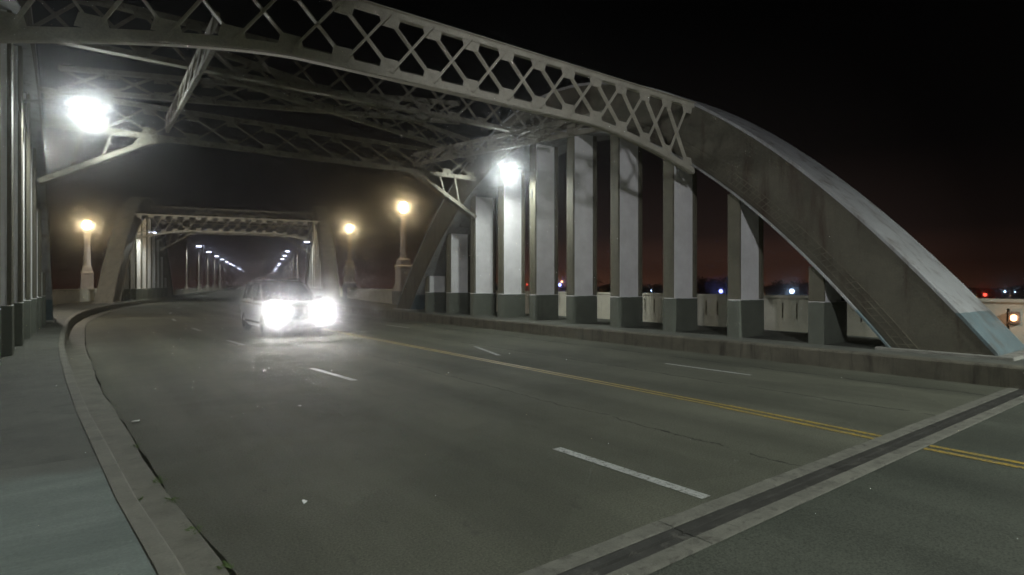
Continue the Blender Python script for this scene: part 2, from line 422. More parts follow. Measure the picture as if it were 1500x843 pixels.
# ------------------------------------------------------------------ arches
def arch_fns(cy, k):
    intr = lambda y: max(SW-.5, (7.0-.0571*((y-cy)/k)**2)*k)
    extr = lambda y: (8.39-.0519*((y-cy)/k)**2)*k
    return intr, extr
RIBW = 1.95; FRIBW = 1.15; RX = 7.05   # rib inner face from the centre line
def make_arch(T, cy, k, sgn, label, group, detail):
    """sgn +1: right rib, -1: left rib"""
    intr, extr = arch_fns(cy, k)
    xi = XC+sgn*RX; xo = XC+sgn*(RX+(RIBW if T is near_T else FRIBW))
    root = thing('arch_rib', label, 'arch', tuple(T((xi+xo)/2, cy, SW)), group)
    # profile points by normalised station
    N = 48
    yo = 12.44*k; yi = 10.8*k
    inner, outer = [], []
    for i in range(N+1):
        t = -1+2*i/N
        y = cy+t*yi; inner.append((y, (7.0-.0571*((y-cy)/k)**2)*k))
        y = cy+t*yo; outer.append((y, (8.39-.0519*((y-cy)/k)**2)*k))
    web = MB(); d = .05*sgn
    rows = [[T(xi+d, a[0], a[1]), T(xi+d, b[0], b[1]), T(xo-d, b[0], b[1]), T(xo-d, a[0], a[1])] for a, b in zip(inner, outer)]
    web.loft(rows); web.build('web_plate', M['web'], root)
    tf = MB(); th = .09
    rows = [[T(xi+d*.75, b[0], b[1]+.002), T(xi+d*.75, b[0], b[1]+th), T(xo-d*.75, b[0], b[1]+th), T(xo-d*.75, b[0], b[1]+.002)] for b in outer]
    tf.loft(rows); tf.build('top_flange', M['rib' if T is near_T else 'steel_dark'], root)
    bf = MB()
    rows = [[T(xi-d*.4, a[0], a[1]-.06), T(xi-d*.4, a[0], a[1]-.001), T(xo+d*.4, a[0], a[1]-.001), T(xo+d*.4, a[0], a[1]-.06)] for a in inner]
    bf.loft(rows); bf.build('bottom_flange', M['rib' if T is near_T else 'steel_dark'], root)
    # angle irons along the web, top and bottom
    an = MB()
    for fr in ((.085, .097), (.20, .211), (.285, .296)):
        rows = []
        for a, b in zip(inner, outer):
            p = lambda q: (a[0]+(b[0]-a[0])*q, a[1]+(b[1]-a[1])*q)
            u, v = p(fr[0]), p(fr[1])
            rows.append([T(xi+d, *u), T(xi+d*.75, *u), T(xi+d*.75, *v), T(xi+d, *v)])
        an.loft(rows)
    if detail:
        for i in range(0, 190):
            t = i/190*N; j = int(t); e = t-j
            if 9 < j < 38: continue
            a = Vector(inner[j]).lerp(Vector(inner[j+1]), e); b = Vector(outer[j]).lerp(Vector(outer[j+1]), e); n_ = Vector((-(b-a).y, (b-a).x)).normalized()*.009
            p, q = a.lerp(b, .098), a.lerp(b, .284)
            an.hexa([T(xi+d, *(p-n_)), T(xi+d, *(q-n_)), T(xi+d, *(q+n_)), T(xi+d, *(p+n_)), T(xi+d*.8, *(p-n_)), T(xi+d*.8, *(q-n_)), T(xi+d*.8, *(q+n_)), T(xi+d*.8, *(p+n_))])
    an.build('edge_lacing', M['web_edge'], root)
    if detail:
        rv = MB(); nrm = T(xi-sgn, cy, 0)-T(xi, cy, 0)
        for fr in (.06, .15, .175, .205, .29, .85, .95):
            n = 420
            for i in range(n):
                t = i/n*N; j = int(t); e = t-j
                if not (j < 17 or j > 30): 
                    if i % 3: continue
                a = Vector(inner[j]).lerp(Vector(inner[j+1]), e); b = Vector(outer[j]).lerp(Vector(outer[j+1]), e)
                q = a.lerp(b, fr); rv.dome(T(xi+d, q.x, q.y), nrm, .016)
        rv.build('rivets', M['web'], root, fixn=False)
    for e in (-1, 1):
        ft = MB()
        ya, yb = sorted((cy+e*(yi-.32*k), cy+e*(yo+.25*k)))
        ft.box(xi-sgn*.06, xo+sgn*.06, ya, yb, SW-.2, SW+.055, T)
        ft.build('foot_slab', M['concrete'], root, bevel=.015)
    return root

def make_hanger(T, y, top, sgn, label, group):
    xi = XC+sgn*(RX+.12); w = 1.12
    root = thing('hanger_column', label, 'column', tuple(T(xi+sgn*w/2, y, SW)), group)
    hx = .17; bx = .178
    c = MB()
    # recessed web between two edge flanges, solid below the paint line
    a, b = sorted((xi+sgn*.07, xi+sgn*(w-.14)))
    c.box(a, b, y-hx+.06, y+hx-.06, 1.30, top, T); c.build('web', M['hanger'], root)
    f = MB(); a, b = sorted((xi, xi+sgn*.068)); f.box(a, b, y-hx, y+hx, 1.30, top, T); f.build('road_side_edge', M['edge'], root, bevel=.012)
    f = MB(); a, b = sorted((xi+sgn*(w-.138), xi+sgn*w)); f.box(a, b, y-hx, y+hx, 1.30, top, T); f.build('outer_edge', M['edge'], root, bevel=.012)
    p = MB(); a, b = sorted((xi-sgn*.012, xi+sgn*(w+.012))); p.box(a, b, y-bx, y+bx, SW-.15, 1.298, T); p.build('base', M['hanger'], root, bevel=.015)
    return root

def lattice(T3, n, x0, x1, zb, zt, thick, plates=True, rivets=True, depth=.1, wbar=.075):
    """T3(x,y,z); returns (front chords, bars, plates, rivets) meshes; zb, zt functions of x"""
    ch, bars, pl, rv = MB(), MB(), MB(), MB()
    dn = T3(0, -1, 0)-T3(0, 0, 0)
    xs = [x0+(x1-x0)*i/n for i in range(n+1)]
    for i in range(n+1):
        for j in (i-1, i+1):
            if 0 <= j <= n:
                bars.bar(T3(xs[i], .02 if j > i else -.025, zb(xs[i])+.12), T3(xs[j], .02 if j > i else -.025, zt(xs[j])-.1), .035 if j > i else .02, wbar, dn)
        if plates:
            for base, sg in ((zb(xs[i]), 1), (zt(xs[i]), -1)):
                w1, w2, hh = .26, .14, .27
                if i in (0, n): w1, w2 = .26, .2
                q = [(xs[i]-w1, base+sg*.06), (xs[i]+w1, base+sg*.06), (xs[i]+w2, base+sg*hh), (xs[i]-w2, base+sg*hh)]
                q = [(max(min(x0, x1)+.0, min(max(x0, x1), x)), z) for x, z in q]
                pl.hexa([T3(x, -.045, z) for x, z in q]+[T3(x, -.062, z) for x, z in q])
                if rivets:
                    for ux, uz in ((-.18,.10),(-.06,.10),(.06,.10),(.18,.10),(-.1,.18),(.1,.18),(0,.23)):
                        if min(x0,x1) < xs[i]+ux < max(x0,x1): rv.dome(T3(xs[i]+ux, -.062, base+sg*uz), dn, .015)
    return ch, bars, pl, rv
def chord(T3, xs, zf, w, h, y=0):
    mb = MB(); rows = []
    for x in xs:
        z = zf(x); rows.append([T3(x, y-w/2, z-h/2), T3(x, y+w/2, z-h/2), T3(x, y+w/2, z+h/2), T3(x, y-w/2, z+h/2)])
    mb.loft(rows); return mb

def make_portal(T, y, k, zb, zt, label, group, detail, knee=False, n=16, each=False):
    sm = M['steel_dark' if knee and each else 'steel']
    root = thing('portal_truss', label, 'truss', tuple(T(XC, y, zb(XC))), group)
    x0, x1 = XC-RX-.06, XC+RX+.06; DY = .30
    dn = T(0,-1,0)-T(0,0,0)
    xs = [x0+(x1-x0)*i/60 for i in range(61)]; px = [x0+.3+(x1-x0-.6)*i/n for i in range(n+1)]
    merged_b, merged_p, rv = MB(), MB(), MB()
    for front, dy in ((True, 0.0),):
        T3 = lambda X, dY, z, dy=dy: T(X, y+dy+dY, z)
        bc = chord(T3, xs, lambda x: zb(x), .11, .15)
        chord(T3, xs, lambda x: zt(x), .11, .11).build('top_chord', sm, root)
        for i in range(n+1):
            for j in (i-1, i+1):
                if not 0 <= j <= n: continue
                m = MB() if each else merged_b
                rod = j > i
                m.bar(T3(px[i], -.075 if rod else -.02, zb(px[i])+(.0 if rod else .1)), T3(px[j], -.075 if rod else -.02, zt(px[j])-(.0 if rod else .1)), .045 if rod else .02, .05 if rod else .10, dn)
                if each: m.build('lacing_bar', sm, root)
            if not front: continue
            for base, sg in ((zb(px[i]), 1), (zt(px[i]), -1)):
                m = MB()
                w1, w2, hh = .20, .15, .25
                q = [(px[i]-w1, base+sg*.06), (px[i]+w1, base+sg*.06), (px[i]+w2, base+sg*hh), (px[i]-w2, base+sg*hh)]
                m.hexa([T3(x, -.030, z) for x, z in q]+[T3(x, -.048, z) for x, z in q])
                if detail:
                    for ux, uz in ((-.18,.10),(-.06,.10),(.06,.10),(.18,.10),(-.1,.18),(.1,.18),(0,.23)): m.dome(T3(px[i]+ux, -.048, base+sg*uz), dn, .013)
                m.build('gusset_plate', sm, root, fixn=False)
        if detail and front:
            for i in range(110):
                x = x0+.1+(x1-x0-.2)*i/110
                for e in (-.045, .045): bc.dome(T3(x, -.055, zb(x)+e), dn, .012)
        bc.build('bottom_chord', sm, root)
    if not each: merged_b.build('lacing', sm, root)
    for nm, zf, e0, e1, ov in (('bottom_plate', zb, -.088, -.076, .02), ('top_plate', zt, .057, .075, .10)):
        cap = MB(); cap.loft([[T(x, y-ov, zf(x)+e0), T(x, y+.08+ov, zf(x)+e0), T(x, y+.08+ov, zf(x)+e1), T(x, y-ov, zf(x)+e1)] for x in xs]); cap.build(nm, sm, root)
    if knee:
        for sg in (-1, 1):
            xa = XC+sgn_knee(sg)[0]; xb = XC+sgn_knee(sg)[1]
            za, zb_ = zb(xa)-.02, knee
            up = T(0,1,0)-T(0,0,0)
            kb = MB(); kb.bar(T(xa, y+DY/2, za), T(xb, y+DY/2, zb_), .14, DY+.1, up)
            kbo = kb.build('knee_brace', sm, root)
            for q in (.25, .5, .75):
                xq = xa+(xb-xa)*q; zq = za+(zb_-za)*q
                kb = MB(); kb.bar(T(xq, y+DY/2, zq), T(xq-sg*.25, y+DY/2, zb(xq)), .05, .07); kb.build('strut', sm, kbo)
            kb = MB(); q = [(xa-sg*.55, za-.05), (xa+sg*.5, za-.30), (xa+sg*.5, za+.02), (xa-sg*.55, za+.02)]
            kb.hexa([T(x, y-.07, z) for x, z in q]+[T(x, y-.09, z) for x, z in q]); kb.build('gusset_plate', sm, root)
    return root
def sgn_knee(sg): return (sg*4.3, sg*(RX+.05))

def make_lateral(pa, pb, dep, wid, label, group, npan=9, name='lateral_brace'):
    root = thing(name, label, 'brace', tuple(pa), group)
    pa, pb = Vector(pa), Vector(pb); d = pb-pa; side = d.cross(Vector((0,0,1))).normalized()
    for z in (0, dep): ch = MB(); ch.bar(pa+Vector((0,0,z)), pb+Vector((0,0,z)), wid, .12); ch.build('chord', M['steel_dark'], root)
    lc = MB()
    for i in range(npan):
        a = pa+d*(i/npan); b = pa+d*((i+1)/npan)
        lc.bar(a+side*.04, b+side*.04+Vector((0,0,dep)), .03, .07); lc.bar(a-side*.04+Vector((0,0,dep)), b-side*.04, .03, .07)
    lc.build('lacing', M['steel_dark'], root)
    for i in range(1, npan):
        a = pa+d*(i/npan); u = d.normalized()*.16
        for z, h in ((.10, .16), (dep-.10, .16)):
            g = MB(); g.bar(a-u+side*.07+Vector((0,0,z)), a+u+side*.07+Vector((0,0,z)), .016, h); g.build('gusset_plate', M['steel_dark'], root)
    return root
def arch_pair(T, cy, k, where, detail, dshift=0):
    for sgn, sd in ((1, 'right'), (-1, 'left')):
        if where == 'near':
            lab = ('broad riveted steel arch springing from the right sidewalk, pale top flange above brown web' if sgn > 0
                   else 'riveted arch on the left edge, carried above the left hanger columns')
        else: lab = ('distant right arch rib beyond the car, behind the nearer white hangers' if sgn > 0 else 'distant left arch rib curving up beside the left amber lamp post')
        make_arch(T, cy, k, sgn, lab, f'arch ribs of the {where} span', detail and sgn > 0)
        intr, _ = arch_fns(cy, k)
        for i in range(10):
            y = cy+(6.05+2.05*i-15.27)*k
            if where == 'near':
                lab = (f'{ORD[i]} hanger column from the right arch foot, white above a grey-green base' if sgn > 0
                       else f'left hanger column standing on the left sidewalk, {ORD[i]} along from the camera')
            else: lab = f'distant {sd} hanger column of the far arch, {ORD[i]} from its near foot'
            make_hanger(T, y, intr(y)-.063, sgn, lab, f'hanger columns of the {where} span on the {sd}')
    def zb1(x):
        d = abs(x-XC); 
        return (5.44-.68*max(0, (d-3.2)/3.85)**1.5)*k
    ztop = lambda x: 6.5*k
    make_portal(T, cy-6.0*k, k, zb1, ztop, f'{"nearest lattice portal truss crossing the road overhead" if where=="near" else "distant lattice portal truss over the road beyond the car"}', 'portal trusses over the road', detail, each=(where=='near'))
    make_portal(T, cy+4.75*k, k, lambda x: 6.12*k, lambda x: 7.0*k, f'{"second portal truss overhead with sloping knee braces, behind the nearest one" if where=="near" else "rear portal truss of the distant arch with sloping knee braces"}', 'portal trusses over the road', False, 4.5*k, 12, each=(where=='near'))
    x0, x1 = XC-RX, XC+RX
    w = 'near arch' if where == 'near' else 'distant arch'
    make_lateral(T(x0, cy-.3*k, 6.78*k), T(x1, cy-.3*k, 6.78*k), 1.0*k, .2, f'lattice strut straight across the crown of the {w}', 'lattice bracing between the ribs', 14, 'crown_strut')
    ya, yc, yd = cy-5.2*k, cy+.3*k, cy+4.6*k
    make_lateral(T(XC-3.6, yc, 6.9*k), T(x1-.4, yd, 7.05*k), .6*k, .16, f'long lattice diagonal of the {w}, from the crown strut back to the right rib', 'lattice bracing between the ribs', 9)
    make_lateral(T(XC+3.6, yc, 6.9*k), T(x0+.4, yd, 7.05*k), .6*k, .16, f'long lattice diagonal of the {w}, from the crown strut back to the left rib', 'lattice bracing between the ribs', 9)
    make_lateral(T(XC-4.35, ya-.15*k, 5.6*k), T(XC-4.1, yd-.1, 6.3*k), .38*k, .08, f'lengthwise lattice beam on the left of the {w}', 'lattice bracing between the ribs', 8)
    make_lateral(T(XC+4.35, ya-.15*k, 5.6*k), T(XC+4.1, yd-.1, 6.3*k), .38*k, .08, f'lengthwise lattice beam on the right of the {w}', 'lattice bracing between the ribs', 8)
CYN = 15.47; KF = 1.13; CYF = 23.9
arch_pair(near_T, CYN, 1.0, 'near', True)
arch_pair(far_T, CYF, KF, 'far', False)

# ------------------------------------------------------------------ lamps
P_LAMP = 700; P_APP_R = 12000; P_APP_L = 2400
def sgn_of(tip): return 1 if tip[0] > XC else -1
def arch_lamp(T, base, tip, label, group, energy, mat, conduit=True):
    wings = (1, -1) if conduit else ()
    """base: where the arm meets the column, tip: the lamp head"""
    b, t = T(*base), T(*tip)
    root = thing('street_lamp', label, 'street lamp', tuple(b), group)
    d = t-b; d.z = 0; d.normalize()
    arm = MB(); arm.tube([b, b.lerp(t, .5)+Vector((0,0,.08)), t], .035, 8); arm.build('arm', M['metal'], root, True)
    h = MB(); side = Vector((-d.y, d.x, 0))
    sec = []
    for q, w, hh in ((-.42,.05,.05),(-.3,.11,.09),(0,.16,.12),(.25,.15,.1),(.4,.07,.05)):
        c = t+d*q; sec.append([c-side*w, c-side*w*.6+Vector((0,0,hh)), c+side*w*.6+Vector((0,0,hh)), c+side*w])
    h.loft(sec); hd = h.build('head', M['metal'], root, True)
    l = MB(); rows = []
    for q, w in ((-.27,.06),(-.2,.11),(.12,.125),(.24,.06)):
        c = t+d*q
        rows.append([c-side*w+Vector((0,0,-.002)), c-side*w*.7+Vector((0,0,-.07)), c+side*w*.7+Vector((0,0,-.07)), c+side*w+Vector((0,0,-.002))])
    l.loft(rows); l.build('lens', mat, hd, True)
    if conduit:
        c = MB(); q = b-d*.02+Vector((0,0,.1)); c.tube([q+side*.06+Vector((0,0,.25)), q+side*.06+Vector((0,0,-(b.z-.5)))], .022, 8)
        c.box(q.x-.05, q.x+.05, q.y-.05, q.y+.05, b.z-.9, b.z-.6); c.build('conduit', M['metal'], root)
    if energy:
        lamp_light('street_lamp_light', t+Vector((0,0,-.16)), energy*.8, LAMPW, root, 'SPOT', 172, .16, (0,0,0), .35)
        for fw in wings:      # the lens throws most of its light up and down the road
            aim = T(XC+sgn_of(tip)*2.5, tip[1]-8, tip[2]-1.6) if fw < 0 else far_T(XC+sgn_of(tip)*3.0, 17.4, 6.2)
            q = (aim-t).to_track_quat('-Z', 'Y').to_euler()
            lamp_light('street_lamp_light', t+Vector((0,0,-.16)), energy*(.55 if fw < 0 else 2), LAMPW, root, 'SPOT', 140 if fw < 0 else 36, .12, q, 1.0)
    return root
yl = CYN-15.27+6.05+2.05*5
arch_lamp(near_T, (13.17, yl, 5.78), (12.0, yl-.05, 5.84), 'blazing white street lamp on an arm from the right hanger columns', 'white street lamps on the arches', P_LAMP, M['lens'])
arch_lamp(near_T, (-1.17, yl+.1, 5.74), (-.02, yl+.1, 5.86), 'blazing white street lamp on an arm from the left hanger columns', 'white street lamps on the arches', P_LAMP, M['lens'])
fy = CYF+(6.05+2.05*2-15.27)*KF
arch_lamp(far_T, (XC-RX-.12, fy+.5, 6.0), (XC-RX+.95, fy+.5, 6.05), 'small white lamp under the left end of the distant portal truss', 'white street lamps on the arches', P_LAMP, M['lens_far'], False)
fy = CYF+(6.05+2.05*5-15.27)*KF
arch_lamp(far_T, (XC+RX+.12, fy, 6.0), (XC+RX-.5, fy, 6.05), 'small white lamp under the right end of the distant portal truss', 'white street lamps on the arches', P_LAMP, M['lens_far'], False)

def pole_lamp(s, sgn, label, group, energy, mat, zbase, off, arm, height=6.9):
    b = path(s, sgn*off, zbase); t = path(s, sgn*(off-arm), height); d = (path(s, 0, 0)-path(s, sgn, 0)).normalized()
    root = thing('street_lamp', label, 'street lamp', tuple(b), group)
    m = MB(); m.lathe(b, [(.30,0),(.28,.12),(.19,.3),(.12,.5),(.10,.9),(.085,height-zbase-.3),(.09,height-zbase-.25),(.05,height-zbase-.1)], 10); m.build('pole', M['stone'], root, True)
    a = MB(); top = b+Vector((0,0,height-zbase-.2)); a.tube([top, top.lerp(t, .5)+Vector((0,0,.12)), t], .04, 6); a.build('arm', M['metal'], root, True)
    h = MB(); side = Vector((-d.y, d.x, 0)); sec = []
    for q, w, hh in ((-.42,.05,.05),(0,.16,.13),(.4,.07,.05)):
        c = t+d*q; sec.append([c-side*w, c-side*w*.6+Vector((0,0,hh)), c+side*w*.6+Vector((0,0,hh)), c+side*w])
    h.loft(sec); hd = h.build('head', M['metal'], root, True)
    l = MB(); c = t; l.loft([[c+d*q-side*w+Vector((0,0,-.01)), c+d*q-side*w+Vector((0,0,-.13)), c+d*q+side*w+Vector((0,0,-.13)), c+d*q+side*w+Vector((0,0,-.01))] for q, w in ((-.3,.12),(.3,.12))])
    l.build('lens', mat, hd)
    if energy: lamp_light('street_lamp_light', t+Vector((0,0,-.2)), energy, LAMPW, root, 'SPOT', 165, .16, (0,0,0), .5)
    return root
M['lens_off'] = plain('unlit lamp glass', (.3, .3, .3), .3)
def nth(i): return ORD[i] if i < 12 else 'farthest'
for sgn, side, s0, lit in ((-1, 'left', 88.5, (0,1,2,3,4,5,6,8,9,11)), (1, 'right', 97.0, (0,1,2,4,5,7,8,10))):
    for i in range(12):
        on = i in lit; e = P_LAMP if on and i < 5 else 0
        pole_lamp(s0+15.2*i, sgn, f'{nth(i)} tall street lamp of the {side} row beyond the distant arch, {"lit" if on else "dark"}', f'street lamps of the {side} row', e, M['lens_far'] if on else M['lens_off'], .93, 7.3, 1.5)
added_lamp = pole_lamp(31.0, -1, 'added lamp at the bend, kept behind the left hanger columns to light the distant portal', 'street lamps of the left row', 0, M['lens_far'], 1.32, 10.1, 2.0, 7.6)  # made-up lamp, set out of sight to light the far portal
kt = path(31.0, -8.1, 7.42); lamp_light('street_lamp_light', kt-Vector((0,0,.1)), 1700, (1,.93,.85), added_lamp, 'POINT')  # added fill for the sides of the stone lamp posts
lamp_light('street_lamp_light', kt, 6500, (1, .93, .82), added_lamp, 'SPOT', 75, .16, (far_T(XC+1, 17.4, 5.6)-kt).to_track_quat('-Z', 'Y').to_euler(), .7)  # added spot that brightens the far portal truss
# the same lamps line the approach at the photographer's back
pole_lamp(-10.0, 1, 'tall white street lamp on the right parapet of the approach, before the arch foot', 'street lamps of the approach', P_APP_R, M['lens'], 1.36, 10.1, 4.5, 8.4)
ar = pole_lamp(-6.0, -1, 'tall white street lamp on the left parapet of the approach, behind the arch', 'street lamps of the approach', P_APP_L, M['lens'], 1.36, 10.1, 2.4, 8.2)

at = path(-6.0, -7.7, 8.1)
lamp_light('street_lamp_light', at, 5000, (.93,.95,1), ar, 'SPOT', 48, .4, (Vector((13.2, 11.5, 3.6))-at).to_track_quat('-Z', 'Y').to_euler(), .8)

# ------------------------------------------------------------------ parapets
def parapet(s0, s1, off, z0, z1, slots, label, group):
    root = thing('parapet', label, 'parapet', tuple(path((s0+s1)/2, off, z0)), group)
    wall = MB(); cap = MB(); th = .24
    def seg(mb, a, b, za, zb, w=th):
        rows = [[path(q,off-w/2,za), path(q,off+w/2,za), path(q,off+w/2,zb), path(q,off-w/2,zb)] for q in srange(a, b, 2.0)]
        mb.loft(rows)
    seg(cap, s0, s1, z1, z1+.07, th+.06)
    if not slots: seg(wall, s0, s1, z0-.3, z1)
    else:
        zs0, zs1 = z0+.36, z1-.14
        seg(wall, s0, s1, z0-.3, zs0); seg(wall, s0, s1, zs1, z1)
        s = s0; n = 0
        while s < s1:
            big = (n % 7 == 6)
            e = min(s1, s+(.8 if big else .36)); seg(wall, s, e, zs0, zs1); s = e+.055; n += 1
    wall.build('wall', M['parapet'], root); cap.build('coping', M['parapet'], root)
    ps = MB(); s = s0+.5
    if slots:
        while s < s1:
            seg(ps, s, s+.35, z0-.25, z1-.002, th+.05); s += 5.1
        ps.build('pilasters', M['parapet'], root)
    return root
parapet(SBEG, 34.4, 10.1, SW, 1.30, True, 'cream pierced parapet behind the right hanger columns', 'bridge parapets')
parapet(SBEG, 33.4, -10.1, SW, 1.30, True, 'pierced parapet in the dark behind the left hanger columns', 'bridge parapets')
parapet(35.6, 74, 10.1, SW, 1.25, False, 'solid parapet to the right of the distant arch', 'bridge parapets')
parapet(34.7, 74, -10.1, SW, 1.25, False, 'solid parapet to the left of the distant arch', 'bridge parapets')
parapet(74, SEND, -7.3, SW, .93, False, 'low pale parapet under the left row of far street lamps', 'bridge parapets')
parapet(74, SEND, 7.3, SW, .93, False, 'low pale parapet under the right row of far street lamps', 'bridge parapets')

# obelisk lamp posts
def obelisk(s, off, zb, k, label, light):
    b = path(s, off, SW-.1)
    root = thing('lamp_post', label, 'lamp post', tuple(b), 'stone lamp posts with amber lanterns')
    q = 2**.5
    pd = MB(); pd.lathe(b, [(.56*k*q,0),(.56*k*q,zb-SW+.1),(.50*k*q,zb-SW+.1)], 4); pd.build('plinth', M['concrete'], root, bevel=.02)
    h = Vector((b.x, b.y, zb))
    pe = MB(); pe.lathe(h, [(.5*k*q,0.001),(.5*k*q,.3),(.42*k*q,.38),(.40*k*q,1.45),(.46*k*q,1.5),(.46*k*q,1.62),(.36*k*q,1.68),(.34*k*q,2.05),(.27*k*q,2.1)], 4); pe.build('pedestal', M['stone'], root, bevel=.015)
    sh = MB(); sh.lathe(h, [(.25*k,2.1),(.235*k,2.3),(.21*k,3.6),(.18*k,5.0),(.2*k,5.03),(.2*k,5.1)], 8); sh.build('shaft', M['stone'], root)
    la = MB(); la.lathe(h, [(.16*k,5.1),(.22*k,5.2),(.25*k,5.7),(.15*k,5.78)], 8); l = la.build('lantern', M['amber'], root, True)
    ca = MB(); ca.lathe(h, [(.29*k,5.785),(.2*k,5.9),(.06*k,6.05),(.03*k,6.3)], 8); ca.build('cap', M['metal'], l)
    lamp_light('lantern_light', h+Vector((0,0,5.45)), light, (1,.78,.47), root, 'POINT', r=.35)
obelisk(35.0, 10.1, 1.22, 1.0, 'tall stone lamp post with amber lantern, nearest of the right pair', 800)
obelisk(34.0, -10.1, 1.22, 1.0, 'stone lamp post with amber lantern, hidden behind the left hanger columns', 200)
obelisk(57.8, 10.3, 1.75, .95, 'smaller looking stone lamp post with amber lantern just above the car headlights', 900)
obelisk(55.5, -10.6, 1.0, 1.0, 'stone lamp post with amber lantern at the left, before the distant arch', 900)

# small amber light on the parapet at the right
pr = thing('parapet_light', 'small glowing orange light low on the parapet right of the arch foot', 'wall light', (15.96, 3.42, .86))
m = MB(); m.box(15.90, 15.978, 3.32, 3.50, .84, 1.10); m.build('housing', M['metal'], pr)
m = MB(); m.lathe((15.87, 3.41, .9), [(.02,0),(.055,.03),(.055,.11),(.02,.14)], 10); m.build('lens', M['orange'], pr, True)
lamp_light('parapet_light_lamp', (15.72, 3.41, .97), .9, (1,.5,.25), pr, 'POINT', r=.05)

